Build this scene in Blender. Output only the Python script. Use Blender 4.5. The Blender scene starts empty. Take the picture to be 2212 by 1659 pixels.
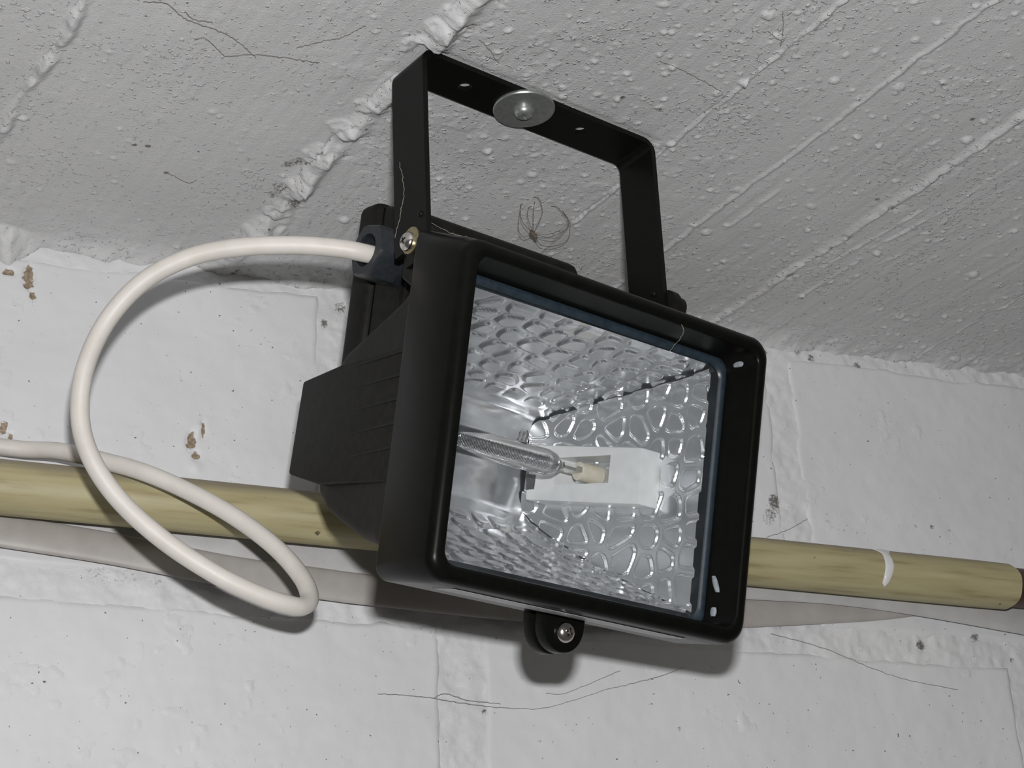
import bpy, bmesh, math, random
import numpy as np
from mathutils import Matrix, Vector

rng = np.random.default_rng(7)
random.seed(7)
scene = bpy.context.scene
col = scene.collection

# ------------------------------------------------------------------ camera
FPX, CX, CY = 4150.0, 1106.0, 829.5            # focal length in pixels of the 2212x1659 frame
CEIL = 2.40                                    # ceiling height, wall plane is y = 0

def nrm(v):
    v = np.array(v, float)
    return v / np.linalg.norm(v)
UP = nrm((-.058, -1, 2040 / FPX))
WX = np.array((11500, 1370, FPX), float)
WX = nrm(WX - UP * nrm(WX).dot(UP) * np.linalg.norm(WX))
RW = np.array([WX, np.cross(UP, WX), UP])      # camera (x right, y down, z forward) -> world
CAM = np.array((-.264, -.75152, 1.96))

def ray(px):
    return RW @ np.array([(px[0] - CX) / FPX, (px[1] - CY) / FPX, 1.0])
def on_ceil(px, below=0.0):
    r = ray(px); return CAM + r * ((CEIL - below - CAM[2]) / r[2])
def on_wall(px, dist=0.0):
    r = ray(px); return CAM + r * ((-dist - CAM[1]) / r[1])

cam_data = bpy.data.cameras.new('camera')
cam_data.sensor_width = 36.0
cam_data.lens = FPX / 2212 * 36.0
cam_data.clip_start = .01
cam = bpy.data.objects.new('camera', cam_data)
col.objects.link(cam)
M = np.eye(4)
M[:3, 0] = RW @ [1, 0, 0]; M[:3, 1] = RW @ [0, -1, 0]; M[:3, 2] = RW @ [0, 0, -1]; M[:3, 3] = CAM
cam.matrix_world = Matrix(M.tolist())
scene.camera = cam

# ------------------------------------------------------------------ light
scene.view_settings.view_transform = 'Standard'
scene.view_settings.look = 'None'
scene.view_settings.gamma = 1
scene.view_settings.use_curve_mapping = False
scene.view_settings.exposure = 0.0
world = bpy.data.worlds.new('world'); scene.world = world
world.use_nodes = True
world.node_tree.nodes['Background'].inputs[0].default_value = (1.0, .96, .88, 1)
world.node_tree.nodes['Background'].inputs[1].default_value = .07

fl = bpy.data.lights.new('camera_flash', 'AREA')      # the flash beside the lens
fl.shape = 'RECTANGLE'; fl.size = .022; fl.size_y = .013
fl.energy = 4.65
fl.color = (1.0, .99, .985)
flo = bpy.data.objects.new('camera_flash', fl)
col.objects.link(flo)
flash_pos = CAM + RW @ np.array([.012, -.062, .0])
M2 = M.copy(); M2[:3, 3] = flash_pos
flo.matrix_world = Matrix(M2.tolist())

# ------------------------------------------------------------------ noise
def vnoise(x, y, seed=0, cells=512):
    t = np.random.default_rng(seed + 1000).random((cells, cells))
    xi = np.floor(x).astype(int); yi = np.floor(y).astype(int)
    fx = x - xi; fy = y - yi
    fx = fx * fx * fx * (fx * (fx * 6 - 15) + 10); fy = fy * fy * fy * (fy * (fy * 6 - 15) + 10)
    a = t[xi % cells, yi % cells]; b = t[(xi + 1) % cells, yi % cells]
    c = t[xi % cells, (yi + 1) % cells]; d = t[(xi + 1) % cells, (yi + 1) % cells]
    return (a * (1 - fx) + b * fx) * (1 - fy) + (c * (1 - fx) + d * fx) * fy - .5
def fbm(x, y, scale, octaves=4, seed=0, gain=.5):
    r = np.zeros_like(x); amp = 1.0; s = 1.0 / scale
    for k in range(octaves):
        r += amp * vnoise(x * s + 17.3 * k, y * s - 9.1 * k, seed + 31 * k); amp *= gain; s *= 2.03
    return r
def sstep(a, b, x):
    t = np.clip((x - a) / (b - a), 0, 1); return t * t * (3 - 2 * t)

# ------------------------------------------------------------------ materials
def new_mat(name):
    m = bpy.data.materials.new(name); m.use_nodes = True
    nt = m.node_tree; b = nt.nodes['Principled BSDF']
    return m, nt, b
def noise_node(nt, scale, detail=4, rough=.55, coord='Object'):
    tc = nt.nodes.new('ShaderNodeTexCoord')
    n = nt.nodes.new('ShaderNodeTexNoise')
    n.inputs['Scale'].default_value = scale; n.inputs['Detail'].default_value = detail
    n.inputs['Roughness'].default_value = rough
    nt.links.new(tc.outputs[coord], n.inputs['Vector'])
    return n
def ramp(nt, src, stops):
    r = nt.nodes.new('ShaderNodeValToRGB')
    els = r.color_ramp.elements
    while len(els) < len(stops): els.new(.5)
    for e, (p, c) in zip(els, stops):
        e.position = p; e.color = (*c, 1) if len(c) == 3 else c
    nt.links.new(src, r.inputs['Fac'])
    return r
def bump(nt, b, src, strength, dist):
    bp = nt.nodes.new('ShaderNodeBump')
    bp.inputs['Strength'].default_value = strength; bp.inputs['Distance'].default_value = dist
    nt.links.new(src, bp.inputs['Height']); nt.links.new(bp.outputs['Normal'], b.inputs['Normal'])
    return bp
def simple(name, c0, c1=None, rough=.5, metal=0.0, scale=300, bstr=0.0, bdist=.0002, spec=.5, lo=.35, hi=.65):
    m, nt, b = new_mat(name)
    n = noise_node(nt, scale)
    r = ramp(nt, n.outputs['Fac'], [(lo, c0), (hi, c1 or c0)])
    nt.links.new(r.outputs['Color'], b.inputs['Base Color'])
    b.inputs['Roughness'].default_value = rough; b.inputs['Metallic'].default_value = metal
    b.inputs['Specular IOR Level'].default_value = spec
    if bstr: bump(nt, b, n.outputs['Fac'], bstr, bdist)
    return m
def mixcol(nt, fac, a, bcol):
    mx = nt.nodes.new('ShaderNodeMix'); mx.data_type = 'RGBA'
    nt.links.new(fac, mx.inputs['Factor'])
    for key, v in (('A', a), ('B', bcol)):
        s = [i for i in mx.inputs if i.name == key and i.type == 'RGBA'][0]
        if isinstance(v, tuple): s.default_value = (*v, 1)
        else: nt.links.new(v, s)
    return [o for o in mx.outputs if o.type == 'RGBA'][0]
def mathn(nt, op, a, b=None, c=None):
    n = nt.nodes.new('ShaderNodeMath'); n.operation = op
    for i, v in enumerate((a, b, c)):
        if v is None: continue
        if isinstance(v, (int, float)): n.inputs[i].default_value = v
        else: nt.links.new(v, n.inputs[i])
    return n.outputs[0]

def paint_mat(name, base0, base1, rough, spec_scale, speck_amt, bscale, bstr, bdist, grains=0):
    """whitewashed masonry: soft tone changes, fine dark pinholes, worn spots from the 'wear' attribute"""
    m, nt, b = new_mat(name)
    n1 = noise_node(nt, 14, 5); r1 = ramp(nt, n1.outputs['Fac'], [(.3, base0), (.7, base1)])
    n2 = noise_node(nt, spec_scale, 2, .4)
    sp = ramp(nt, n2.outputs['Fac'], [(speck_amt, (1, 1, 1)), (speck_amt + .03, (0, 0, 0))])
    c1 = mixcol(nt, sp.outputs['Color'], r1.outputs['Color'], (.16, .15, .14))
    at = nt.nodes.new('ShaderNodeAttribute'); at.attribute_name = 'wear'
    n3 = noise_node(nt, 420, 3)
    w = mathn(nt, 'ADD', at.outputs['Fac'], mathn(nt, 'MULTIPLY', mathn(nt, 'SUBTRACT', n3.outputs['Fac'], .5), .9))
    wr = ramp(nt, w, [(.48, (0, 0, 0)), (.56, (1, 1, 1))])
    n4 = noise_node(nt, 700, 2)
    wc = ramp(nt, n4.outputs['Fac'], [(.35, (.20, .15, .10)), (.65, (.36, .29, .20))])
    c2 = mixcol(nt, wr.outputs['Color'], c1, wc.outputs['Color'])
    at2 = nt.nodes.new('ShaderNodeAttribute'); at2.attribute_name = 'dirt'
    n5 = noise_node(nt, 900, 3)
    d = mathn(nt, 'MULTIPLY', at2.outputs['Fac'], n5.outputs['Fac'])
    dr = ramp(nt, d, [(.30, (0, 0, 0)), (.52, (1, 1, 1))])
    c3 = mixcol(nt, dr.outputs['Color'], c2, (.17, .16, .15))
    nt.links.new(c3, b.inputs['Base Color'])
    b.inputs['Roughness'].default_value = rough
    nb = noise_node(nt, bscale, 5, .6)
    hsrc = nb.outputs['Fac']
    if grains:                                          # crisp little paint grains, thicker in some areas
        g1 = noise_node(nt, 420, 2, .5); g2 = noise_node(nt, 22, 3)
        off = mathn(nt, 'MULTIPLY', mathn(nt, 'SUBTRACT', g2.outputs['Fac'], .5), .35)
        gr = ramp(nt, mathn(nt, 'ADD', g1.outputs['Fac'], off), [(.63, (0, 0, 0)), (.70, (1, 1, 1))])
        hsrc = mathn(nt, 'ADD', mathn(nt, 'MULTIPLY', hsrc, .55), mathn(nt, 'MULTIPLY', gr.outputs['Color'], grains))
    bump(nt, b, hsrc, bstr, bdist)
    return m

MAT = {}
MAT['ceiling'] = paint_mat('ceiling_paint', (.565, .565, .57), (.62, .62, .625), .42, 400, .225, 1100, .75, .0008, .9)
MAT['wall'] = paint_mat('wall_paint', (.66, .665, .68), (.72, .725, .735), .55, 620, .225, 700, .16, .0004)
MAT['mortar'] = paint_mat('mortar_paint', (.655, .66, .675), (.715, .72, .73), .55, 500, .225, 700, .4, .0006)
MAT['frame'] = simple('black_lacquer', (.0038, .0041, .0036), (.0050, .0052, .0046), .29, 0, 220, .08, .0001, .08)
MAT['plastic'] = simple('dusty_black_plastic', (.0085, .0083, .0076), (.0145, .014, .0128), .55, 0, 260, .2, .0002, .13)
MAT['gland'] = simple('blue_black_nylon', (.014, .017, .022), (.022, .026, .031), .42, 0, 500, .2, .0002, .5)
MAT['bracket'] = simple('black_steel', (.0042, .0047, .004), (.0062, .0067, .0058), .36, 0, 700, .10, .0001, .14)
MAT['zinc'] = simple('zinc_steel', (.34, .36, .35), (.44, .46, .44), .36, .7, 500, .15, .0001)
MAT['screw'] = simple('nickel_screw', (.62, .58, .55), (.72, .68, .64), .2, 1, 400)
MAT['star'] = simple('yellow_passivated_washer', (.38, .34, .20), (.5, .45, .3), .4, 1, 900)
MAT['white_sheath'] = simple('white_cable_sheath', (.64, .605, .56), (.70, .665, .62), .48, 0, 90, .05, .0002, .5)
MAT['flat_a'] = simple('grey_flat_sheath', (.37, .345, .325), (.43, .41, .39), .45, 0, 60, .1, .0002)
MAT['flat_b'] = simple('pale_flat_sheath', (.45, .45, .45), (.52, .52, .52), .5, 0, 60, .1, .0002)
MAT['ceramic'] = simple('white_ceramic', (.66, .66, .65), (.72, .72, .71), .35, 0, 200)
MAT['cream'] = simple('cream_ceramic', (.66, .60, .48), (.72, .66, .54), .6, 0, 400, .1)
MAT['label'] = simple('silver_label', (.36, .36, .37), (.44, .44, .45), .45, .3, 300)
MAT['rubber'] = simple('blue_grey_silicone', (.016, .026, .036), (.026, .040, .053), .35, 0, 300)
MAT['silicone'] = simple('pale_silicone', (.20, .23, .25), (.30, .33, .35), .4, 0, 600)
MAT['drip'] = simple('white_gloss_drip', (.68, .68, .68), (.74, .74, .74), .25, 0, 200)
MAT['web'] = simple('cobweb', (.16, .15, .14), (.25, .24, .22), .9, 0, 900)
MAT['greyweb'] = simple('grey_cobweb', (.28, .28, .28), (.38, .38, .38), .9, 0, 900)
MAT['paleweb'] = simple('pale_cobweb', (.30, .28, .24), (.42, .40, .35), .9, 0, 900)
MAT['spider'] = simple('spider_husk', (.085, .062, .045), (.14, .105, .08), .7, 0, 900)
MAT['steel'] = simple('filament_wire', (.3, .3, .3), (.4, .4, .4), .3, 1, 900)
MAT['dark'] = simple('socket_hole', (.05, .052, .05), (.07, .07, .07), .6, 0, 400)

# aluminium reflector sheet
m, nt, b = new_mat('hammered_aluminium')
n = noise_node(nt, 180, 3)
r = ramp(nt, n.outputs['Fac'], [(.3, (.80, .80, .81)), (.7, (.88, .88, .885))])
nt.links.new(r.outputs['Color'], b.inputs['Base Color'])
b.inputs['Metallic'].default_value = 1.0
b.inputs['Roughness'].default_value = .22
MAT['alu'] = m
m, nt, b = new_mat('flash_bright_aluminium')  # paler, part-diffuse copy of the sheet; flash return put into the colour
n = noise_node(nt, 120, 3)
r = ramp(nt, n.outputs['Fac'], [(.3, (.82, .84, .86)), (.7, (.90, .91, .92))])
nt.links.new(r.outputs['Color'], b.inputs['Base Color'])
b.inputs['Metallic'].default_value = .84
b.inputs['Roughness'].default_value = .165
MAT['alu_flash'] = m
# clear pane: transparent with a fresnel reflection and a thin film of dust
m, nt, b = new_mat('dusty_glass')
nt.nodes.remove(b)
out = nt.nodes['Material Output']
tr = nt.nodes.new('ShaderNodeBsdfTransparent'); tr.inputs[0].default_value = (.975, .985, .99, 1)
gl = nt.nodes.new('ShaderNodeBsdfGlossy'); gl.inputs['Roughness'].default_value = .03
lw = nt.nodes.new('ShaderNodeLayerWeight'); lw.inputs['Blend'].default_value = .5
fr_out = mathn(nt, 'ADD', mathn(nt, 'MULTIPLY', mathn(nt, 'POWER', lw.outputs['Facing'], 5.0), .96), .04)
mx = nt.nodes.new('ShaderNodeMixShader')
nt.links.new(fr_out, mx.inputs[0]); nt.links.new(tr.outputs[0], mx.inputs[1]); nt.links.new(gl.outputs[0], mx.inputs[2])
df = nt.nodes.new('ShaderNodeBsdfDiffuse'); df.inputs[0].default_value = (.62, .70, .78, 1)
nz = noise_node(nt, 60, 5)
dr = ramp(nt, nz.outputs['Fac'], [(.3, (.010, .010, .010)), (.75, (.035, .035, .035))])
mx2 = nt.nodes.new('ShaderNodeMixShader')
nt.links.new(dr.outputs['Color'], mx2.inputs[0]); nt.links.new(mx.outputs[0], mx2.inputs[1]); nt.links.new(df.outputs[0], mx2.inputs[2])
nt.links.new(mx2.outputs[0], out.inputs[0])
MAT['glass'] = m
# quartz envelope
m, nt, b = new_mat('quartz_glass')
b.inputs['Transmission Weight'].default_value = 1.0
b.inputs['IOR'].default_value = 1.46
b.inputs['Base Color'].default_value = (.97, .97, .96, 1)
n = noise_node(nt, 160, 2)
r = ramp(nt, n.outputs['Fac'], [(.3, (.0, .0, .0)), (.8, (.06, .06, .06))])
nt.links.new(r.outputs['Color'], b.inputs['Roughness'])
MAT['quartz'] = m
# yellow pipe sleeve: old plastic with brown streaks along its length
m, nt, b = new_mat('yellow_plastic')
tc = nt.nodes.new('ShaderNodeTexCoord'); mp = nt.nodes.new('ShaderNodeMapping')
mp.inputs['Scale'].default_value = (14, 160, 160)
nt.links.new(tc.outputs['Object'], mp.inputs['Vector'])
n = nt.nodes.new('ShaderNodeTexNoise'); n.inputs['Scale'].default_value = 1.6; n.inputs['Detail'].default_value = 5
nt.links.new(mp.outputs[0], n.inputs['Vector'])
r = ramp(nt, n.outputs['Fac'], [(.28, (.25, .20, .10)), (.45, (.38, .335, .185)), (.7, (.44, .40, .235))])
n2 = noise_node(nt, 210, 2, .4)
sp = ramp(nt, n2.outputs['Fac'], [(.235, (1, 1, 1)), (.265, (0, 0, 0))])
c1 = mixcol(nt, sp.outputs['Color'], r.outputs['Color'], (.12, .085, .05))
# grey-brown tone towards the top in the sleeve's own frame
sx = nt.nodes.new('ShaderNodeSeparateXYZ'); nt.links.new(tc.outputs['Object'], sx.inputs[0])
n3 = noise_node(nt, 45, 4)
zz = mathn(nt, 'ADD', sx.outputs['Z'], mathn(nt, 'MULTIPLY', mathn(nt, 'SUBTRACT', n3.outputs['Fac'], .5), .006))
dz = ramp(nt, mathn(nt, 'MULTIPLY', zz, 60), [(.40, (0, 0, 0)), (.62, (.75, .75, .75))])
c2 = mixcol(nt, dz.outputs['Color'], c1, (.24, .20, .145))
nt.links.new(c2, b.inputs['Base Color'])
b.inputs['Roughness'].default_value = .5
MAT['yellow'] = m
MAT['brown'] = simple('brown_pipe', (.045, .022, .014), (.085, .045, .03), .45, 0, 90, .1)

# ------------------------------------------------------------------ mesh helpers
def link(name, me, mat, parent=None, smooth=35):
    if mat is not None: me.materials.append(mat)
    if smooth:
        me.polygons.foreach_set('use_smooth', [True] * len(me.polygons))
        if smooth < 180: me.set_sharp_from_angle(angle=math.radians(smooth))
    o = bpy.data.objects.new(name, me); col.objects.link(o)
    if parent is not None: o.parent = parent
    return o
def pymesh(name, verts, faces):
    me = bpy.data.meshes.new(name); me.from_pydata([tuple(v) for v in verts], [], faces); me.validate()
    bm = bmesh.new(); bm.from_mesh(me); bmesh.ops.recalc_face_normals(bm, faces=bm.faces); bm.to_mesh(me); bm.free()
    return me
def merge(parts):
    V, F = [], []
    for v, f in parts:
        o = len(V); V += [tuple(p) for p in v]; F += [tuple(i + o for i in q) for q in f]
    return V, F
def loft(rings, cap=True, torus=False):
    n = len(rings[0]); V = [tuple(p) for r_ in rings for p in r_]; F = []
    k = len(rings)
    for i in range(k if torus else k - 1):
        j = (i + 1) % k
        for a in range(n):
            b_ = (a + 1) % n
            F.append((i * n + a, i * n + b_, j * n + b_, j * n + a))
    if cap and not torus:
        F.append(tuple(range(n - 1, -1, -1))); F.append(tuple((k - 1) * n + a for a in range(n)))
    return V, F
def rrect(x0, x1, z0, z1, r, n=7):
    pts = []
    for cx, cz, a0 in ((x1 - r, z1 - r, 0), (x0 + r, z1 - r, 90), (x0 + r, z0 + r, 180), (x1 - r, z0 + r, 270)):
        for k in range(n):
            a = math.radians(a0 + 90 * k / (n - 1)); pts.append((cx + r * math.cos(a), cz + r * math.sin(a)))
    return pts
def spline(pts, n):
    """Catmull-Rom through pts, n samples evenly spaced by length"""
    P = np.array(pts, float); P = np.vstack([2 * P[0] - P[1], P, 2 * P[-1] - P[-2]])
    out = []
    for i in range(1, len(P) - 2):
        for t in np.linspace(0, 1, 24, endpoint=False):
            a, b_, c, d = P[i - 1:i + 3]
            out.append(.5 * (2 * b_ + (c - a) * t + (2 * a - 5 * b_ + 4 * c - d) * t * t + (3 * b_ - a - 3 * c + d) * t ** 3))
    out.append(P[-2]); out = np.array(out)
    s = np.r_[0, np.cumsum(np.linalg.norm(np.diff(out, axis=0), axis=1))]
    q = np.linspace(0, s[-1], n)
    return np.stack([np.interp(q, s, out[:, k]) for k in range(out.shape[1])], 1)
def tube(pts, rad, n=14, cap=True, rad2=None, upv=(0, 0, 1)):
    P = np.array(pts, float); T = np.gradient(P, axis=0); rings = []
    N = None
    for i in range(len(P)):
        t = nrm(T[i])
        if rad2 is not None or N is None:
            N = np.array(upv, float)
            if abs(t.dot(N)) > .95: N = np.array((1, 0, 0), float)
        N = nrm(N - t * N.dot(t)); B = np.cross(t, N)
        ra = rad[i] if hasattr(rad, '__len__') else rad
        rb = ra if rad2 is None else rad2
        rings.append([P[i] + N * ra * math.cos(a) + B * rb * math.sin(a) for a in np.linspace(0, 2 * math.pi, n, endpoint=False)])
    return loft(rings, cap)
def lathe(profile, axis_o, axis_d, n=24, cap=True):
    """profile: (distance along axis, radius)"""
    d = nrm(axis_d); u = nrm(np.cross(d, (0, 0, 1) if abs(d[2]) < .9 else (1, 0, 0))); w = np.cross(d, u)
    o = np.array(axis_o, float); rings = []
    for s, r_ in profile:
        rings.append([o + d * s + (u * math.cos(a) + w * math.sin(a)) * max(r_, 1e-5) for a in np.linspace(0, 2 * math.pi, n, endpoint=False)])
    return loft(rings, cap)
def boxmesh(name, x0, x1, y0, y1, z0, z1, bev=0, seg=2, xf=None):
    bm = bmesh.new(); bmesh.ops.create_cube(bm, size=1)
    for v in bm.verts:
        v.co = Vector(((x0 + x1) / 2 + v.co.x * (x1 - x0), (y0 + y1) / 2 + v.co.y * (y1 - y0), (z0 + z1) / 2 + v.co.z * (z1 - z0)))
    if bev: bmesh.ops.bevel(bm, geom=bm.edges[:], offset=bev, segments=seg, affect='EDGES', profile=.5)
    if xf is not None:
        for v in bm.verts: v.co = Vector(xf(v.co))
    me = bpy.data.meshes.new(name); bm.to_mesh(me); bm.free(); return me
def prism(name, poly, a0, a1, place, bev=0, seg=2):
    """poly of 2D points extruded between a0 and a1; place(u, v, a) -> xyz"""
    bm = bmesh.new()
    lo = [bm.verts.new(place(u, v, a0)) for u, v in poly]; hi = [bm.verts.new(place(u, v, a1)) for u, v in poly]
    bm.faces.new(lo); bm.faces.new(hi[::-1])
    for i in range(len(poly)): j = (i + 1) % len(poly); bm.faces.new((lo[i], lo[j], hi[j], hi[i]))
    bmesh.ops.recalc_face_normals(bm, faces=bm.faces)
    if bev: bmesh.ops.bevel(bm, geom=bm.edges[:], offset=bev, segments=seg, affect='EDGES', profile=.5)
    me = bpy.data.meshes.new(name); bm.to_mesh(me); bm.free(); return me
def cut(me, cutters):
    """boolean difference with closed (verts, faces) solids"""
    o = bpy.data.objects.new('cut_target', me); col.objects.link(o); tmp = []
    for v, f in cutters:
        c = bpy.data.objects.new('cutter', pymesh('cutter', v, f)); col.objects.link(c); tmp.append(c)
        md = o.modifiers.new('cut', 'BOOLEAN'); md.operation = 'DIFFERENCE'; md.object = c; md.solver = 'EXACT'
    dg = bpy.context.evaluated_depsgraph_get(); dg.update()
    new = bpy.data.meshes.new_from_object(o.evaluated_get(dg))
    bpy.data.objects.remove(o)
    for c in tmp: bpy.data.objects.remove(c)
    return new
def grid_mesh(name, V, nu, nv, flip=False):
    """V (nu*nv, 3) -> quad mesh"""
    idx = np.arange(nu * nv).reshape(nu, nv)
    q = np.stack([idx[:-1, :-1], idx[1:, :-1], idx[1:, 1:], idx[:-1, 1:]], -1).reshape(-1, 4)
    if flip: q = q[:, ::-1]
    me = bpy.data.meshes.new(name)
    me.vertices.add(len(V)); me.vertices.foreach_set('co', np.ascontiguousarray(V, dtype=np.float32).ravel())
    me.loops.add(q.size); me.loops.foreach_set('vertex_index', np.ascontiguousarray(q, dtype=np.int32).ravel())
    me.polygons.add(len(q))
    me.polygons.foreach_set('loop_start', np.arange(0, q.size, 4, dtype=np.int32))
    me.update(calc_edges=True); me.validate()
    return me
def attr(me, name, vals):
    a = me.attributes.new(name, 'FLOAT', 'POINT'); a.data.foreach_set('value', np.ascontiguousarray(vals, dtype=np.float32))
def tag(o, label=None, cat=None, group=None, kind=None):
    if label: o['label'] = label
    if cat: o['category'] = cat
    if group: o['group'] = group
    if kind: o['kind'] = kind
    return o

# ------------------------------------------------------------------ where the floodlight hangs
YAW, TILT = math.radians(17.3), 0.2567834
EO = np.array((-.0102, -.1593, CEIL))                 # middle of the bracket bar on the ceiling
LO = np.array((.0, -.1897, 2.2359))                   # middle of the lamp's front opening
EB = np.array([[math.cos(YAW), math.sin(YAW), 0], [-math.sin(YAW), math.cos(YAW), 0], [0, 0, 1]])   # rows: right, back, up
Xl, Bk = EB[0], EB[1]
LB = np.array([Xl, Bk * math.cos(TILT) + np.array((0, 0, 1)) * math.sin(TILT),
               np.array((0, 0, 1)) * math.cos(TILT) - Bk * math.sin(TILT)])       # lamp's own axes
LOFF = EB @ (LO - EO); LROT = EB @ LB.T
def T(p):                                             # lamp coordinates -> bracket coordinates
    return LOFF + LROT @ np.array(p, float)
def TT(vf): return [T(p) for p in vf[0]], vf[1]
def lpx(px, axis, val):                               # photo pixel -> lamp coordinates on the plane axis = val
    r_ = LB @ ray(px); o_ = LB @ (CAM - LO)
    return o_ + r_ * ((val - o_[axis]) / r_[axis])
def epx(px, axis, val):                               # the same in bracket coordinates
    r_ = EB @ ray(px); o_ = EB @ (CAM - EO)
    return o_ + r_ * ((val - o_[axis]) / r_[axis])

# ------------------------------------------------------------------ ceiling
def seg_dist(x, y, a, b_):
    d = b_ - a; L_ = np.hypot(*d); d = d / L_
    return (x - a[0]) * -d[1] + (y - a[1]) * d[0], (x - a[0]) * d[0] + (y - a[1]) * d[1], L_
cx0, cx1, cy0, cy1, cs = -.235, .345, -.30, .004, .0007
nu, nv = int((cx1 - cx0) / cs) + 1, int((cy1 - cy0) / cs) + 1
gx, gy = np.meshgrid(np.linspace(cx0, cx1, nu), np.linspace(cy0, cy1, nv), indexing='ij')
H = np.zeros_like(gx); wear = np.zeros_like(gx); dirt = np.zeros_like(gx)      # H: how far it stands down
H += .0010 * fbm(gx, gy, .12, 2, 1) + .00010 * fbm(gx, gy, .012, 2, 2)
ad = math.radians(102)                                                   # direction of the shutter boards
bu = gx * math.cos(ad) + gy * math.sin(ad); bv = -gx * math.sin(ad) + gy * math.cos(ad)
H += .00022 * fbm(bu, bv * 14, .05, 4, 3) * (1 + fbm(gx, gy, .05, 2, 4))
H += .00007 * fbm(gx, gy, .0030, 2, 5)
lines = [((190, 0), (0, 283)), ((1010, 15), (560, 490)), ((1820, 0), (1420, 332)), ((2150, 0), (1430, 545)), ((2212, 250), (1580, 670)), ((2212, 637), (2000, 757))]
kinds = [(.0022, .0017, .8), (.0044, .0023, .75), (.0010, .0008, .9), (.0012, .0009, .25), (.0020, .0011, .5), (.0009, .0007, .6)]
steps = [.0008, -.0006, .0005, .0003, -.0007, .0005]
for k, ((pa, pb), (wd, ht, rag), stp) in enumerate(zip(lines, kinds, steps)):
    a = on_ceil(pa)[:2]; b_ = on_ceil(pb)[:2]
    sd, along, L_ = seg_dist(gx, gy, a, b_)
    sd = sd + .0016 * fbm(along, along * 0 + k, .03, 3, 10 + k) + .0009 * fbm(gx, gy, .006, 2, 20 + k) * (1 + rag)
    mod = np.clip(1 + 2.6 * rag * fbm(along, sd * .4, .011, 3, 30 + k), .05, 2.2)
    H += ht * mod * np.exp(-(np.abs(sd) / wd) ** 2.4)
    crack = np.exp(-((sd - wd * 1.05) / .00035) ** 2) * sstep(-.05, .25, fbm(along, along * 0, .02, 2, 40 + k)) * (rag > .5)
    H -= .0012 * crack; dirt += .75 * crack
    H += stp * sstep(-.001, .001, sd)
    chip = sstep(.20, .34, fbm(gx, gy, .007, 3, 50 + k)) * np.exp(-((sd + wd) / (1.6 * wd)) ** 2) * (k in (1, 4))
    H -= .0008 * chip; dirt += .9 * chip
# the thick mortar sausage: a second swelling on the big seam
for px, rr, hh in (((690, 330), .0075, .0030), ((650, 395), .007, .0032), ((600, 455), .006, .0028), ((740, 270), .006, .0022), ((790, 225), .005, .0018), ((905, 95), .007, .0034), ((950, 55), .006, .0028), ((980, 25), .005, .0024)):
    c = on_ceil(px)[:2]; d = np.hypot(gx - c[0], gy - c[1]) + .0022 * fbm(gx, gy, .006, 3, 61)
    H += .75 * hh * np.clip(1 - (d / rr) ** 2, 0, 1) ** .8 * (1 + 1.2 * fbm(gx, gy, .004, 3, 63))
for px in ((620, 355), (600, 400), (650, 345), (590, 420)):
    c = on_ceil(px)[:2]; d = np.hypot(gx - c[0], gy - c[1]); dirt += .9 * np.exp(-(d / .004) ** 2)
# thousands of little paint blisters and grains, densest between the bracket and the right-hand seams
N = 6500
bx = rng.uniform(cx0, cx1, N); by = rng.uniform(cy0, cy1, N)
dens = .28 + .72 * np.exp(-((bx - .02) / .10) ** 2 - ((by + .16) / .11) ** 2)
dens = np.maximum(dens, .55 * (bx > .08))
dens *= np.where(bx < -.06, .45, 1)
keep = rng.random(N) < dens
bx, by = bx[keep], by[keep]
for x_, y_ in zip(bx, by):
    rr = min(.0006 + rng.exponential(.00040), .0030); hh = rr * rng.uniform(.22, .60)
    i0, i1 = max(int((x_ - rr - cx0) / cs), 0), min(int((x_ + rr - cx0) / cs) + 2, nu)
    j0, j1 = max(int((y_ - rr - cy0) / cs), 0), min(int((y_ + rr - cy0) / cs) + 2, nv)
    if i1 - i0 < 2 or j1 - j0 < 2: continue
    an = rng.uniform(0, math.pi); el = rng.uniform(.55, 1)
    dx, dy = gx[i0:i1, j0:j1] - x_, gy[i0:i1, j0:j1] - y_
    u_ = dx * math.cos(an) + dy * math.sin(an); v_ = (-dx * math.sin(an) + dy * math.cos(an)) / el
    H[i0:i1, j0:j1] += hh * np.clip(1 - (u_ * u_ + v_ * v_) / rr ** 2, 0, 1) ** .7
    if rng.random() < .03: dirt[i0:i1, j0:j1] += 1.2 * np.clip(1 - (u_ * u_ + v_ * v_) / (rr * .7) ** 2, 0, 1)
# peeling flakes: flat islands with a crisp edge
fk = fbm(gx, gy, .010, 4, 71); fm = sstep(.28, .40, fbm(gx, gy, .05, 2, 72) + .25 * np.exp(-((gx - .03) / .1) ** 2))
H += .00026 * sstep(.275, .300, fk) * (.35 + .65 * fm)
# trowel scratches by the right-hand corner
for pa, pb in (((1700, 655), (1880, 545)), ((1860, 545), (2065, 440)), ((1880, 575), (1965, 540)), ((2020, 490), (2060, 460)), ((1750, 590), (2010, 440)), ((1560, 500), (1700, 400))):
    a = on_ceil(pa)[:2]; b_ = on_ceil(pb)[:2]; sd, al, L_ = seg_dist(gx, gy, a, b_)
    sd = sd + .0008 * fbm(gx, gy, .02, 2, 80)
    H += .0007 * np.exp(-(sd / .0009) ** 2) * sstep(0, .01, al) * sstep(L_, L_ - .01, al) * (1 + 1.5 * fbm(gx, gy, .006, 2, 81))
for px in ((1345, 208), (320, 315), (290, 312), (1895, 430), (1570, 440), (2100, 258), (1440, 640), (360, 372)):
    c = on_ceil(px)[:2]; d = np.hypot(gx - c[0], gy - c[1]); dirt += 1.3 * np.exp(-(d / .0016) ** 2)
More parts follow.
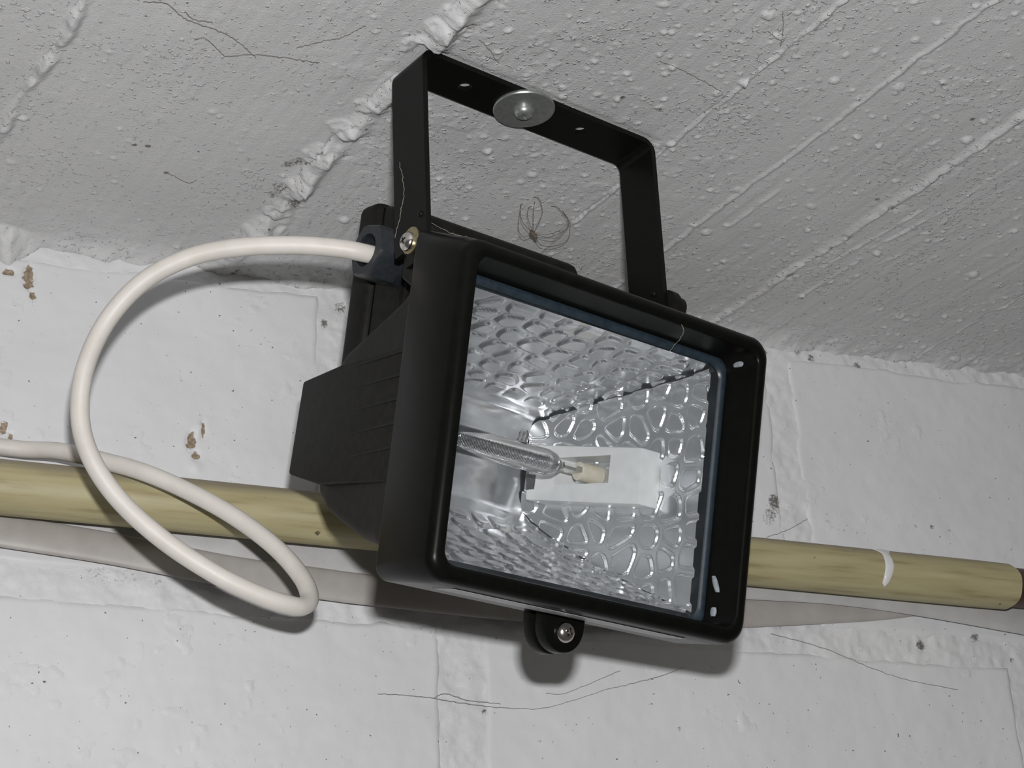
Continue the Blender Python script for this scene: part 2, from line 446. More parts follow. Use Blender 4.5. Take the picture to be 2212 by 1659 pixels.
# plaster smeared into the corner with the wall
dw = np.maximum(-gy, 0)
H += .0030 * np.exp(-(dw / .006) ** 1.3) * (1 + 1.6 * fbm(gx, gy, .016, 3, 90)) + .0012 * np.exp(-dw / .02) * fbm(gx, gy, .01, 4, 91)
for px, rr, hh in (((30, 540), .009, .006), ((0, 555), .010, .006), ((560, 500), .010, .004)):
    c = on_ceil(px)[:2]; d = np.hypot(gx - c[0], gy - min(c[1], -.002)) + .006 * fbm(gx, gy, .010, 3, 62)
    H += hh * np.clip(1 - (d / rr) ** 2, 0, 1)
# the concrete is flat where the bracket is screwed on
ex = (gx - EO[0]) * Xl[0] + (gy - EO[1]) * Xl[1]; ey = (gx - EO[0]) * Bk[0] + (gy - EO[1]) * Bk[1]
fl_ = sstep(.0, .003, np.maximum(np.abs(ex) - .060, np.abs(ey) - .0102))
H = H * fl_ + .0002 * (1 - fl_)
edge = np.minimum.reduce([gx - cx0, cx1 - gx, gy - cy0]); H *= sstep(0, .01, edge)
ce = grid_mesh('ceiling', np.stack([gx, gy, CEIL - H], -1).reshape(-1, 3), nu, nv, flip=True)
attr(ce, 'wear', wear.ravel()); attr(ce, 'dirt', dirt.ravel())
tag(link('ceiling', ce, MAT['ceiling'], smooth=180), 'white-painted board-marked concrete ceiling with rough ridges and blisters', kind='structure')
# the rest of the ceiling, beyond the worked field
def slab(x0, x1, y0, y1):
    me = bpy.data.meshes.new('ceiling_rest')
    V, F = [], []
    for (a, b_, c, d) in ((x0, cx0, y0, y1), (cx1, x1, y0, y1), (cx0, cx1, y0, cy0)):
        k = len(V); V += [(a, c, CEIL), (b_, c, CEIL), (b_, d, CEIL), (a, d, CEIL)]; F.append((k, k + 3, k + 2, k + 1))
    me.from_pydata(V, [], F); return me
cr = link('ceiling_slab', slab(-1.5, 1.6, -1.8, .004), MAT['ceiling'], smooth=0); cr.parent = bpy.data.objects['ceiling']

# ------------------------------------------------------------------ wall of painted blocks
ZB = 2.2425                                             # bed joint under the cables
wall_root = None
def wall_field(x, z, seed, amp):
    return amp * (.0009 * fbm(x, z, .05, 3, seed) + .00035 * fbm(x, z, .008, 4, seed + 1))
def wear_spots(x, z):
    w = np.zeros_like(x)
    for px, rx, rz in (((62, 600), .0034, .008), ((70, 640), .002, .003), ((412, 955), .0026, .0062), ((422, 985), .002, .003), ((438, 930), .0012, .006), ((8, 925), .002, .005), ((22, 948), .0015, .004), ((20, 590), .004, .0022)):
        c = on_wall(px); w = np.maximum(w, .85 * np.exp(-((x - c[0]) / rx) ** 2 - ((z - c[2]) / rz) ** 2))
    return w
def dirt_spots(x, z):
    w = np.zeros_like(x)
    for px, rr in (((1655, 1130), .007), ((1668, 1105), .006), ((1672, 1080), .004), ((1785, 1128), .0015), ((1784, 1110), .001), ((1988, 1392), .0025), ((2105, 1378), .003), ((2185, 1425), .002), ((1045, 1537), .0022), ((1975, 1138), .0015), ((2050, 1148), .0015), ((2010, 1140), .002), ((1162, 1605), .0012), ((1465, 1575), .0016), ((735, 665), .004), ((700, 700), .003), ((1720, 760), .003), ((1650, 760), .003), ((1750, 775), .003), ((1850, 790), .003), ((300, 590), .006), ((250, 560), .005), ((280, 1250), .010), ((200, 1240), .009), ((350, 1262), .006), ((1690, 1390), .008), ((1850, 1400), .01), ((2000, 1420), .01), ((2100, 1420), .008)):
        c = on_wall(px); w += (.54 if rr > .0045 else 1.05) * np.exp(-(((x - c[0]) ** 2 + (z - c[2]) ** 2) / rr ** 2))
    return w
def wall_patch(name, x0, x1, z0, z1, step, hfun, mat, parent=None, edge=None):
    nx, nz = max(int((x1 - x0) / step), 2) + 1, max(int((z1 - z0) / step), 2) + 1
    x, z = np.meshgrid(np.linspace(x0, x1, nx), np.linspace(z0, z1, nz), indexing='ij')
    h = hfun(x, z)
    me = grid_mesh(name, np.stack([x, -h, z], -1).reshape(-1, 3), nx, nz)
    attr(me, 'wear', wear_spots(x, z).ravel()); attr(me, 'dirt', dirt_spots(x, z).ravel())
    return link(name, me, mat, parent, smooth=180)
def mortar_h(x, z):
    return .0002 + .0006 * fbm(x, z, .02, 3, 201) + .0012 * fbm(x, z, .0065, 4, 202) + .0003 * fbm(x, z, .0022, 2, 203)
wall_root = wall_patch('wall_back', -.245, .40, 2.10, 2.404, .0011, mortar_h, MAT['mortar'])
tag(wall_root, 'white-painted masonry wall of large blocks below the concrete ceiling', kind='structure')
V = []; F = []
for (a, b_, c, d) in ((-1.5, -.245, .9, 2.404), (.40, 1.6, .9, 2.404), (-.245, .40, .9, 2.10)):
    k = len(V); V += [(a, 0, c), (b_, 0, c), (b_, 0, d), (a, 0, d)]; F.append((k, k + 1, k + 2, k + 3))
me = bpy.data.meshes.new('wall_rest'); me.from_pydata(V, [], F)
link('wall_surround', me, MAT['wall'], wall_root, smooth=0)
lumps = [((1290, 1500), .02, .0006), ((1180, 1600), .03, .0007), ((420, 1010), .0028, .0010), ((430, 925), .0022, .0012), ((2000, 1500), .03, .0006)]
def block(x0, x1, z0, z1, seed):
    J = .0028
    def h(x, z):
        wob = .0022 * fbm(x, z, .022, 3, seed + 5)
        d = np.minimum.reduce([x - x0, x1 - x, z - z0, z1 - z]) + wob
        e = sstep(-.0004, .0040, d)
        r_ = wall_field(x, z, seed, 1.0)
        for px, rr, hh in lumps:
            c = on_wall(px); r_ = r_ + hh * np.exp(-((x - c[0]) ** 2 + (z - c[2]) ** 2) / rr ** 2)
        r_ = r_ - .0012 * sstep(.35, .6, wear_spots(x, z))
        # brush marks
        r_ = r_ + .00010 * fbm(x * .25, z * 2.2, .01, 3, seed + 9)
        return (r_ + .0009) * e - .0020 * (1 - e)
    return wall_patch('block', x0, x1, z0, z1, .0011, h, MAT['wall'], wall_root)
JX = .0045
ups = [-.245, -.0472, .1835, .40]
for i in range(3): block(ups[i] + JX, ups[i + 1] - JX, ZB + .004, 2.393, 300 + 20 * i)
los = [-.245, .0085, .2975, .40]
for i in range(3): block(los[i] + JX + (.004 if i == 1 else 0), los[i + 1] - JX - (.004 if i == 0 else 0), 2.105, ZB - .006, 400 + 20 * i)

# ------------------------------------------------------------------ floodlight
lamp = bpy.data.objects.new('floodlight', None); col.objects.link(lamp)
lamp.empty_display_size = .05
lamp.matrix_world = Matrix([[*EB.T[0], EO[0]], [*EB.T[1], EO[1]], [*EB.T[2], EO[2]], [0, 0, 0, 1]])
tag(lamp, 'black halogen floodlight hanging from a steel bracket on the ceiling', 'floodlight')
def part(name, vf, mat, parent=lamp, smooth=35):
    return link(name, pymesh(name, *vf), mat, parent, smooth)

# bracket: a bent steel strip, bar on the ceiling and two arms
SW, TH, HX, RB = .0100, .0022, .0593, .0058
PIV = lpx((885, 525), 0, -HX - .001); pe = T(PIV); PY, PZ = pe[1], pe[2]       # pivot in bracket coordinates
path = [(-HX, PZ - .008)]
def arc(cx_, cz_, r_, a0, a1, n_=7): return [(cx_ + r_ * math.cos(math.radians(a)), cz_ + r_ * math.sin(math.radians(a))) for a in np.linspace(a0, a1, n_)]
zt = -.0008
outer = [(-HX, PZ - .009)] + arc(-HX + RB, zt - RB, RB, 180, 90) + arc(HX - RB, zt - RB, RB, 90, 0) + [(HX, PZ - .009)]
inner = [(-HX + TH, PZ - .009)] + arc(-HX + RB, zt - RB, RB - TH, 180, 90) + arc(HX - RB, zt - RB, RB - TH, 90, 0) + [(HX - TH, PZ - .009)]
k = len(outer)
def yoff(z):                                            # arms follow the pivot, the bar the screw
    t = min(max(-z / max(-PZ, 1e-6), 0), 1); return PY * t
V = []; F = []
for side in (-1, 1):
    for (x_, z_) in outer: V.append((x_, side * SW + yoff(z_), z_))
    for (x_, z_) in inner: V.append((x_, side * SW + yoff(z_), z_))
for i in range(k - 1):
    F += [(i, i + 1, k + i + 1, k + i), (2 * k + i, 3 * k + i, 3 * k + i + 1, 2 * k + i + 1),
          (i, 2 * k + i, 2 * k + i + 1, i + 1), (k + i, k + i + 1, 3 * k + i + 1, 3 * k + i)]
F += [(0, k, 3 * k, 2 * k), (k - 1, 3 * k - 1, 4 * k - 1, 2 * k - 1)]
bme = pymesh('bracket', V, F)
bm = bmesh.new(); bm.from_mesh(bme)
ends = [e for e in bm.edges if all(v.co.z < PZ - .008 for v in e.verts) and abs(e.verts[0].co.y - e.verts[1].co.y) < 1e-6]
bmesh.ops.bevel(bm, geom=ends, offset=.007, segments=5, affect='EDGES')
bm.to_mesh(bme); bm.free()
cut_list = []
for px in ((1020, 175), (1253, 282)):
    c = epx(px, 2, zt - TH); cut_list.append(lathe([(-.006, .0028), (.006, .0028)], (c[0], c[1] if abs(c[1]) < .004 else 0, zt - TH / 2), (0, 0, 1), 20))
bme = cut(bme, cut_list)
bracket = link('bracket', bme, MAT['bracket'], lamp, 30)
# big zinc washer and pan-head screw in the middle of the bar
wc = epx((1132, 236), 2, zt - TH - .001); wc[1] = max(min(wc[1], .003), -.003)
wz = zt - TH
wme = pymesh('washer', *lathe([(0, .0028), (0, .0122), (-.0010, .0125), (-.0015, .0122), (-.0015, .0028)], (wc[0], wc[1], wz), (0, 0, 1), 40, cap=True))
washer = link('washer', wme, MAT['zinc'], bracket, 40); washer['label'] = 'large round zinc washer under the bar'
def pan_head(o, d, r_, hgt, slot=True):
    prof = [(0, r_ * .98), (hgt * .15, r_)] + [(hgt * (.15 + .85 * math.sin(a)), r_ * math.cos(a) ** .8) for a in np.linspace(.25, 1.5, 7)]
    me = pymesh('screw', *lathe(prof, o, d, 28))
    if slot:
        d_ = nrm(d); u = nrm(np.cross(d_, (.3, .2, 1))); w = np.cross(d_, u); o_ = np.array(o, float) + d_ * hgt
        cs_ = []
        for a, c in ((u, w), (w, u)):
            ring = lambda s, L1, L2: [o_ + d_ * s + a * L1 * i + c * L2 * j for i, j in ((1, 1), (-1, 1), (-1, -1), (1, -1))]
            cs_.append(loft([ring(-hgt * .5, r_ * .34, r_ * .09), ring(hgt * .4, r_ * .52, r_ * .11)]))
        me = cut(me, cs_)
    return me
link('mounting_screw', pan_head((wc[0], wc[1], wz - .0013), (0, 0, -1), .0042, .0036), MAT['zinc'], bracket, 40)['label'] = 'zinc pan-head screw through the washer'
# pivots
link('pivot_washer', pymesh('pivot_washer', *lathe([(0, .0052), (.0009, .0052), (.0010, .0046)], (-HX, PY - .0012, PZ + .0004), (-1, 0, 0), 26)), MAT['star'], bracket, 40)['label'] = 'yellowish lock washer'
link('pivot_screw', pan_head((-HX - .0010, PY - .0004, PZ), (-1, 0, 0), .0038, .0028), MAT['screw'], bracket, 40)['label'] = 'shiny cross-head pivot screw'
KN = epx((1452, 664), 0, HX + .004)
link('pivot_nut', pymesh('pivot_nut', *lathe([(0, .0062), (.0035, .0062), (.0050, .0050), (.0078, .0046), (.0088, .0030)], (HX, KN[1], KN[2]), (1, 0, 0), 18)), MAT['plastic'], bracket, 40)
for px, xv, dr_ in (((908, 462), -HX, (-1, 0, 0)), ((1412, 635), HX - TH, (-1, 0, 0))):
    c = epx(px, 0, xv)
    link('rivet', pymesh('rivet', *lathe([(-.0004, .0013), (.0004, .0012), (.0008, .0006)], c, dr_, 14)), MAT['bracket'], bracket, 50)

# front frame
def warp(x_, z_):                                       # the moulding is a little wider at its upper right
    if x_ > 0: x_ *= 1 + .034 + .014 * z_ / .058
    if z_ > 0: z_ *= 1 + .030 - .012 * x_ / .07
    return x_, z_
def frame_ring(yb, xh, zt_, zb_, r_): return [T((warp(x_, z_)[0], yb, warp(x_, z_)[1])) for x_, z_ in rrect(-xh, xh, zb_, zt_, r_, 9)]
X0, ZT, ZBm = .0710, .0585, -.0582
fr_r = [frame_ring(.0335, .0702, .0662, -.0562, .0045), frame_ring(.0325, .0707, .0667, -.0567, .005), frame_ring(.0090, X0, ZT + .0018, ZBm - .0002, .0082)]
for a in np.linspace(0, 90, 7):
    i_ = .0042 * (1 - math.cos(math.radians(a))); y_ = .0042 - .0042 * math.sin(math.radians(a))
    fr_r.append(frame_ring(y_, X0 - i_, ZT - i_, ZBm + i_, .0082 - i_ * .7))
for a in np.linspace(25, 90, 4):
    i_ = .0042 + .0018 * math.sin(math.radians(a)); y_ = .0018 * (1 - math.cos(math.radians(a)))
    fr_r.append(frame_ring(y_, X0 - i_, ZT - i_, ZBm + i_, .0052))
fr_r += [frame_ring(.0155, X0 - .0070, ZT - .0070, ZBm + .0070, .006), frame_ring(.0160, X0 - .0072, ZT - .0072, ZBm + .0072, .006), frame_ring(.0335, X0 - .0072, ZT - .0062, ZBm + .0082, .006)]
frame = part('front_frame', loft(fr_r, torus=True), MAT['frame'], smooth=50)
frame['label'] = 'glossy black rectangular front frame'

# glass pane and its seal
gi = .0084
gl_r = [[T((warp(x_, z_)[0], y_, warp(x_, z_)[1])) for x_, z_ in rrect(-X0 + gi, X0 - gi, ZBm + gi, ZT - gi, .004, 5)] for y_ in (.0172, .0202)]
part('glass_pane', loft(gl_r), MAT['glass'], smooth=30)['label'] = 'clear dusty glass pane'
def gring(y_, i_, r_): return [T((warp(x_, z_)[0], y_, warp(x_, z_)[1])) for x_, z_ in rrect(-X0 + i_, X0 - i_, ZBm + i_ - .0016, ZT - i_, r_, 7)]
seal = part('seal', loft([gring(.0160, .0074, .005), gring(.0152, .0086, .005), gring(.0158, .0100, .005), gring(.0168, .0106, .005), gring(.0168, .0098, .005), gring(.0168, .0076, .005)], torus=True), MAT['rubber'], smooth=60)
seal['label'] = 'blue-grey silicone glass seal'
for px, xw, sy, sz, ang in (((1594, 786), .0668, .0030, .0018, .3), ((1546, 1262), .0654, .0014, .0042, .45), ((1541, 1322), .0650, .0016, .0022, 0.0)):
    c = lpx(px, 0, xw); rr = []
    for u in np.linspace(-1, 1, 9)[1:-1]:
        w_ = math.sqrt(1 - u * u)
        rr.append([T((xw + .0008 * w_ * math.sin(a), c[1] + sy * w_ * math.cos(a) + sz * u * ang, c[2] + sz * u)) for a in np.linspace(0, 2 * math.pi, 12, endpoint=False)])
    link('silicone_blob', pymesh('silicone_blob', *loft(rr)), MAT['silicone'], seal, 60)['label'] = 'pale silicone blob'

# reflector: hammered trough and two end plates
def xe(yb): return .0634 - (yb - .0206) * .08 - 2.3 * (yb - .0206) ** 2     # end plates bow inwards to the back, curve shaped to return the flash
top_px = [((1540, 790), .0612), ((1350, 850), .0505), ((1200, 897), .0415), ((1150, 935), .0385)]
bot_px = [((1130, 1085), .0375), ((1180, 1150), .0405), ((1320, 1240), .0500), ((1500, 1310), .0612)]
def fix(px):
    y_ = .05
    for _ in range(30): y_ = .5 * y_ + .5 * lpx(px, 0, xe(y_))[1]
    return lpx(px, 0, xe(y_))
tp = [fix(p) for p, _ in top_px]; bp_ = [fix(p) for p, _ in bot_px]
prof = [(tp[0][1], tp[0][2])] + [(p[1], p[2]) for p in tp[1:3]] + [(tp[3][1], tp[3][2])] + [(bp_[0][1], bp_[0][2])] + [(p[1], p[2]) for p in bp_[1:]]
prof[0] = (.0206, max(prof[0][1], .0488)); prof[-1] = (.0206, min(prof[-1][1], -.0470))
P_PROF = prof
S = spline(prof, 330)
YMAX = S[:, 0].max()
def cobble(u, v, seed, cell=.0112):
    """flat-topped stones parted by grooves"""
    g = np.random.default_rng(seed); jit = g.random((64, 64, 2)) * .62 + .19
    uu, vv = u / cell, v / cell; iu, iv = np.floor(uu).astype(int), np.floor(vv).astype(int)
    f1 = np.full(u.shape, 9.0); f2 = f1.copy(); cxs = np.zeros(u.shape); cys = np.zeros(u.shape)
    pts = []
    for a in (-1, 0, 1):
        for b__ in (-1, 0, 1):
            j = jit[(iu + a) % 64, (iv + b__) % 64]
            px_, py_ = iu + a + j[..., 0], iv + b__ + j[..., 1]
            pts.append((px_, py_, (uu - px_) ** 2 + (vv - py_) ** 2))
    D = np.stack([p[2] for p in pts]); k1 = D.argmin(0)
    PX = np.stack([p[0] for p in pts]); PYs = np.stack([p[1] for p in pts])
    x1 = np.take_along_axis(PX, k1[None], 0)[0]; y1 = np.take_along_axis(PYs, k1[None], 0)[0]
    ed = np.full(u.shape, 9.0); soft = np.zeros(u.shape)
    for p in pts:                                       # distance to the border with each neighbour, softly blended
        dx, dy = p[0] - x1, p[1] - y1; L_ = np.hypot(dx, dy)
        with np.errstate(divide='ignore', invalid='ignore'):
            e = ((p[0] + x1) / 2 - uu) * dx / L_ + ((p[1] + y1) / 2 - vv) * dy / L_
        e = np.where(L_ < 1e-6, 9.0, e)
        soft += np.exp(-e / .07)
    ed = -.07 * np.log(soft)
    return sstep(.085, .155, ed), (x1 * 12.9 + y1 * 78.2) % 1.0
AMP = .0011
nx_ = 250
sarc = np.r_[0, np.cumsum(np.hypot(np.diff(S[:, 0]), np.diff(S[:, 1])))]
tt = np.linspace(-1, 1, nx_)
SS, TTx = np.meshgrid(np.arange(len(S)), tt, indexing='ij')
yb = S[SS, 0]; zz_ = S[SS, 1]; xx_ = TTx * xe(yb)
tang = np.gradient(S, axis=0); tang /= np.linalg.norm(tang, axis=1)[:, None]
nrmv = np.stack([tang[:, 1], -tang[:, 0]], 1)           # pick the side that looks to the opening
cen = np.array((.05, .003))
if ((cen - S) * nrmv).sum() < 0: nrmv = -nrmv
hgt, idn = cobble(sarc[SS] + .001, xx_ + .2, 11)
smooth_band = 1 - sstep(.80 * YMAX, .90 * YMAX, yb) 
rim = sstep(.0, .004, yb - .0205)
hd = AMP * hgt * smooth_band * rim + .00025 * fbm(sarc[SS], xx_ * .15, .004, 2, 3) * (1 - smooth_band)
vee = 3.3 * (xe(YMAX) ** 2 - xx_ ** 2).clip(0) * sstep(.70 * YMAX, .93 * YMAX, yb)     # forward bow invented to throw the flash back off the end plates
Vt = np.stack([xx_, yb + nrmv[SS, 0] * hd - vee, zz_ + nrmv[SS, 1] * hd], -1).reshape(-1, 3)
Vt = Vt @ LROT.T + LOFF
refl = link('reflector', grid_mesh('reflector', Vt, len(S), nx_), MAT['alu'], lamp, 180)
refl['label'] = 'hammered aluminium reflector trough'
it = len(S) // 2
half = int(S[:, 0].argmax())
ya = np.linspace(.0206, YMAX - .0015, 190); fa = np.linspace(0, 1, 210)
ztop = np.interp(ya, S[:half + 1, 0], S[:half + 1, 1]); zbot = np.interp(ya, S[half:, 0][::-1], S[half:, 1][::-1])
mid = (ztop + zbot) / 2
ztop = mid + (ztop - mid) * .972 - .0003; zbot = mid + (zbot - mid) * .985
for side in (1, -1):
    YY, FF = np.meshgrid(np.arange(len(ya)), fa, indexing='ij')
    yv = ya[YY]; zv = zbot[YY] + (ztop - zbot)[YY] * FF
    hg, idn = cobble(yv * 1.04 + .003 + (0 if side > 0 else .3), zv + .2, 5)
    xv = xe(yv) - .0008 - AMP * hg
    Vp = np.stack([side * xv, yv, zv], -1).reshape(-1, 3) @ LROT.T + LOFF
    link('end_plate', grid_mesh('end_plate', Vp, len(ya), len(fa), flip=side > 0), MAT['alu_flash'], refl, 180)['label'] = 'cobble-pressed aluminium end plate with flash brightness in its colour'

# housing behind the frame, with end chambers for the lamp sockets
hp = [(.0300, .0580, -.0530, .0668), (.0400, .0520, -.0470, .0656), (.0474, .0486, -.0425, .0642), (.0620, .0450, -.0385, .0618), (.0800, .0412, -.0315, .0588), (.0950, .0382, -.0255, .0560), (.1065, .0340, -.0185, .0530), (.1110, .0270, -.0090, .0505)]
hr = [[T((x_, y_, z_)) for x_, z_ in rrect(-xh, xh, zb_, zt_, .005, 5)] for y_, zt_, zb_, xh in hp]
inn = [[T((x_, y_, z_)) for x_, z_ in rrect(-xh + .0016, xh - .0016, zb_ + .0016, zt_ - .0016, .004, 5)] for y_, zt_, zb_, xh in hp[::-1]]
V, F = loft(hr + inn, cap=False)
n_ = len(hr[0]); K = len(hr)
F.append(tuple((K - 1) * n_ + a for a in range(n_)))           # outer back; inner back below
F = [f for f in F if not (min(f) >= (K - 1) * n_ and max(f) < (K + 1) * n_ and len(f) == 4)]
F.append(tuple(K * n_ + a for a in range(n_))[::-1])
F += [((2 * K - 1) * n_ + a, (2 * K - 1) * n_ + (a + 1) % n_, (a + 1) % n_, a) for a in range(n_)]
housing = part('housing', (V, F), MAT['plastic'], smooth=40)
housing['label'] = 'dusty black tapering rear housing'
for side in (-1, 1):
    poly = [(.0338, .0272), (.0900, .0300), (.1235, .0292), (.1255, -.0078), (.0980, -.0150), (.0338, -.0220)]
    rear = [(.1115, .0294), (.1233, .0288), (.1252, -.0074), (.1115, -.0110)]
    def place(u, v, a, side=side):
        xo = .0672 - (u - .034) * .115
        return T((side * (xo if a else xo - .0055), u, v))
    def place2(u, v, a, side=side):
        xo = .0672 - (u - .034) * .115
        return T((side * (xo - .004 if a else xo - .026), u, v))
    ch = link('end_chamber', prism('end_chamber', poly, 0, 1, place, .0013, 3), MAT['plastic'], housing, 40)
    link('chamber_back', prism('chamber_back', rear, 0, 1, place2, .0008, 2), MAT['plastic'], housing, 40)
    for q in range(5):                                  # moulded ribs on the outer face
        z_ = .0262 - q * .0088 - .0005
        y0_, y1_ = (.037, .086 - .0006 * q) if q else (.037, .094)
        pl = [(y0_, z_ - .0004), (y1_, z_ + .0016), (y1_, z_ + .0021), (y0_, z_ + .0006)]
        def placer(u, v, a, side=side):
            xo = .0672 - (u - .034) * .115
            return T((side * (xo - .0004 + a * .0008 * (1 if u < .06 else .35)), u, v))
        link('rib', prism('rib', pl, 0, 1, placer), MAT['plastic'], housing, 0)
# ears that carry the bracket
for side in (-1, 1):
    pl = [(.0345, .0510), (.0345, .0640), (PIV[1] - .0085, PIV[2] - .002)] + [(PIV[1] + .0085 * math.cos(a), PIV[2] + .0085 * math.sin(a)) for a in np.linspace(math.pi, 0, 9)] + [(PIV[1] + .0085, .0600), (PIV[1] - .0010, .0540), (PIV[1] - .0020, .0510)]
    link('ear', prism('ear', pl, .0530, HX - TH - .0002, lambda u, v, a, side=side: T((side * a, u, v)), .0008, 1), MAT['plastic'], housing, 40)

# terminal box on the back, with lid, gland and nut
tpoly = [(.0760, .0440), (.0760, .0890), (.0800, .0950), (.0945, .1010), (.1085, .1045), (.1085, .0370), (.0960, .0395)]
tb = link('terminal_box', prism('terminal_box', tpoly, -.0400, .0385, lambda u, v, a: T((a, u, v)), .0026, 3), MAT['plastic'], lamp, 40)
lid_me = boxmesh('box_lid', -.0415, .0400, .1098, .1245, .0300, .1065, .0035, 3, xf=T)
link('box_lid', lid_me, MAT['plastic'], tb, 40)
link('lid_joint', boxmesh('lid_joint', -.0385, .0370, .1080, .1102, .0330, .1035, 0, 1, xf=T), MAT['frame'], tb, 0)
for z0_, w_ in ((.0355, .0010), (.0355, .0010)):
    pass
for dy in (.0825, .0868):
    link('box_rib', boxmesh('box_rib', -.0409, -.0399, dy, dy + .0014, .036, .066, 0, 1, xf=T), MAT['plastic'], tb, 0)
gc = lpx((791, 540), 0, -.0560)
def hexring(x_, R_, n_=36, rot=12):
    out = []
    for k_ in range(n_):
        a = 2 * math.pi * k_ / n_; b__ = (a - math.radians(rot)) % (math.pi / 3) - math.pi / 6
        rr = R_ * math.cos(math.pi / 6) / math.cos(b__); out.append(T((x_, gc[1] + rr * math.cos(a), gc[2] + rr * math.sin(a))))
    return out
def cring(x_, R_, n_=36): return [T((x_, gc[1] + R_ * math.cos(2 * math.pi * k_ / n_), gc[2] + R_ * math.sin(2 * math.pi * k_ / n_))) for k_ in range(n_)]
part('gland_body', loft([cring(-.0385, .0105), cring(-.0450, .0105), cring(-.0450, .0055), cring(-.0385, .0055)], torus=True), MAT['gland'], tb)
part('gland_nut', loft([hexring(-.0448, .0118), hexring(-.0550, .0118), hexring(-.0562, .0110), cring(-.0562, .0066), cring(-.0545, .0062), cring(-.0448, .0060)], torus=True), MAT['gland'], tb, 40)['label'] = 'hexagonal cable gland nut'

# latch lug under the frame with its screw
def lugpoly(cx_, w_, z0_, z1_):
    pts = [(cx_ - w_, z0_), (cx_ + w_, z0_)]
    zm = z0_ + (z1_ - z0_) * .30
    return pts + [(cx_ + w_ * math.cos(a), zm + (z1_ - zm) * math.sin(a) ** .85) for a in np.linspace(0, math.pi, 17)]
lc = lpx((1208, 1370), 1, .026)
lug = link('latch_lug', prism('latch_lug', lugpoly(lc[0], .0094, -.0540, -.0702), .0235, .0292, lambda u, v, a: T((u, a, v)), .0006, 2), MAT['frame'], lamp, 40)
link('rear_lug', prism('rear_lug', lugpoly(lc[0] - .0004, .0098, -.0520, -.0705), .0300, .0352, lambda u, v, a: T((u, a, v)), .0006, 2), MAT['frame'], lug, 40)
sc = lpx((1221, 1366), 1, .0225)
d_ = LROT @ np.array((0, -1, 0))
link('latch_screw', pan_head(T((sc[0], .0236, sc[2])), d_, .0040, .0036), MAT['screw'], lug, 40)['label'] = 'small shiny latch screw'
# silver rating label on the underside of the frame
def lab(p): return T((p[0], p[1], -.0584 + (p[1] - .009) * .085 - .0002 + p[2]))
link('label_strip', boxmesh('label_strip', -.0545, .0500, .0085, .0215, -.0001, .0001, 0, 1, xf=lab), MAT['label'], frame, 0)['label'] = 'plain silver label strip'

# lamp sockets and the halogen tube
SK = .0110                                              # how far the sockets stand off the end plates
def fixs(px, off=SK):
    y_ = .05
    for _ in range(60): y_ = .6 * y_ + .4 * lpx(px, 0, xe(y_) - off)[1]
    return lpx(px, 0, xe(y_) - off)
quad = [fixs(p) for p in ((1387, 966), (1148, 960), (1133, 1080), (1380, 1090))]
quad = [(min(p[1], YMAX - .0045), p[2]) for p in quad]
wn = [fixs(p) for p in ((1205, 990), (1322, 985), (1320, 1047), (1205, 1046))]
wy0, wy1 = (wn[1][1] + wn[2][1]) / 2, (wn[0][1] + wn[3][1]) / 2; wz0, wz1 = (wn[2][2] + wn[3][2]) / 2, (wn[0][2] + wn[1][2]) / 2
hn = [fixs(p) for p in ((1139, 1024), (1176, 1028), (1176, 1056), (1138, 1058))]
BYb, BZ = wy0 * .45 + wy1 * .55, (wz0 + wz1) / 2 - .0004
XB = xe(BYb)
for side in (1, -1):
    me = prism('socket', quad, 0, 1, lambda u, v, a, side=side: T((side * (xe(u) - (SK if a == 0 else .0006)), u, v)), .0010, 2)
    cutv = loft([[T((side * (xe(u) - d__), u, v)) for u, v in ((wy0, wz0), (wy1, wz0), (wy1, wz1), (wy0, wz1))] for d__ in (SK + .004, .0012)])
    me = cut(me, [cutv])
    so = link('socket', me, MAT['ceramic'], lamp, 35); so['label'] = 'white ceramic lamp socket'
    link('hole_patch', prism('hole_patch', [(p[1], p[2]) for p in hn], 0, 1, lambda u, v, a, side=side: T((side * (xe(u) - SK - .0004 + .0012 * a), u, v)), 0), MAT['dark'], so, 0)['label'] = 'dark patch standing in for a hole in the socket'  # added dark piece, stands for the dark of a hole in the socket
bulb_parts = []
XT = XB - .0225                                        # where the wide tube ends
tubep = [(-XT - .001, .0012), (-XT + .0015, .0030), (-XT + .0040, .0046), (-XT + .0075, .0053), (XT - .0075, .0053), (XT - .0040, .0046), (XT - .0015, .0030), (XT + .001, .0012)]
bulb = part('halogen_tube', TT(lathe(tubep, (0, BYb, BZ), (1, 0, 0), 28)), MAT['quartz'], lamp, 60); bulb['label'] = 'clear quartz halogen lamp tube'
part('inner_wall', TT(lathe([(-XT + .0035, .0026), (-XT + .0075, .0042), (XT - .0075, .0042), (XT - .0035, .0026)], (0, BYb, BZ), (1, 0, 0), 24)), MAT['quartz'], bulb, 60)
part('exhaust_tip', TT(lathe([(.0048, .0024), (.0065, .0017), (.0085, .0021), (.0100, .0010)], (XT - .021, BYb, BZ), (0, -.35, 1), 16)), MAT['quartz'], bulb, 60)
for side in (1, -1):
    part('pinch_seal', TT((*merge([(boxv, boxf) for boxv, boxf in [loft([[(side * x_, BYb + sy * .0030, BZ + sz * .0011) for sy, sz in ((1, 1), (-1, 1), (-1, -1), (1, -1))] for x_ in (XT - .0006, XB - .0100)])]]),)), MAT['quartz'], bulb, 30)
    part('end_cap', TT(lathe([(XB - .0135, .0028), (XB - .0132, .0037), (XB - .0026, .0041), (XB - .0020, .0036)], (0, BYb, BZ), (side, 0, 0), 24)), MAT['cream'], bulb, 40)['label'] = 'cream ceramic end cap'
coil = [(x_, BYb + .0009 * math.cos(x_ * 9000), BZ + .0009 * math.sin(x_ * 9000)) for x_ in np.linspace(-XT + .008, XT - .008, 520)]
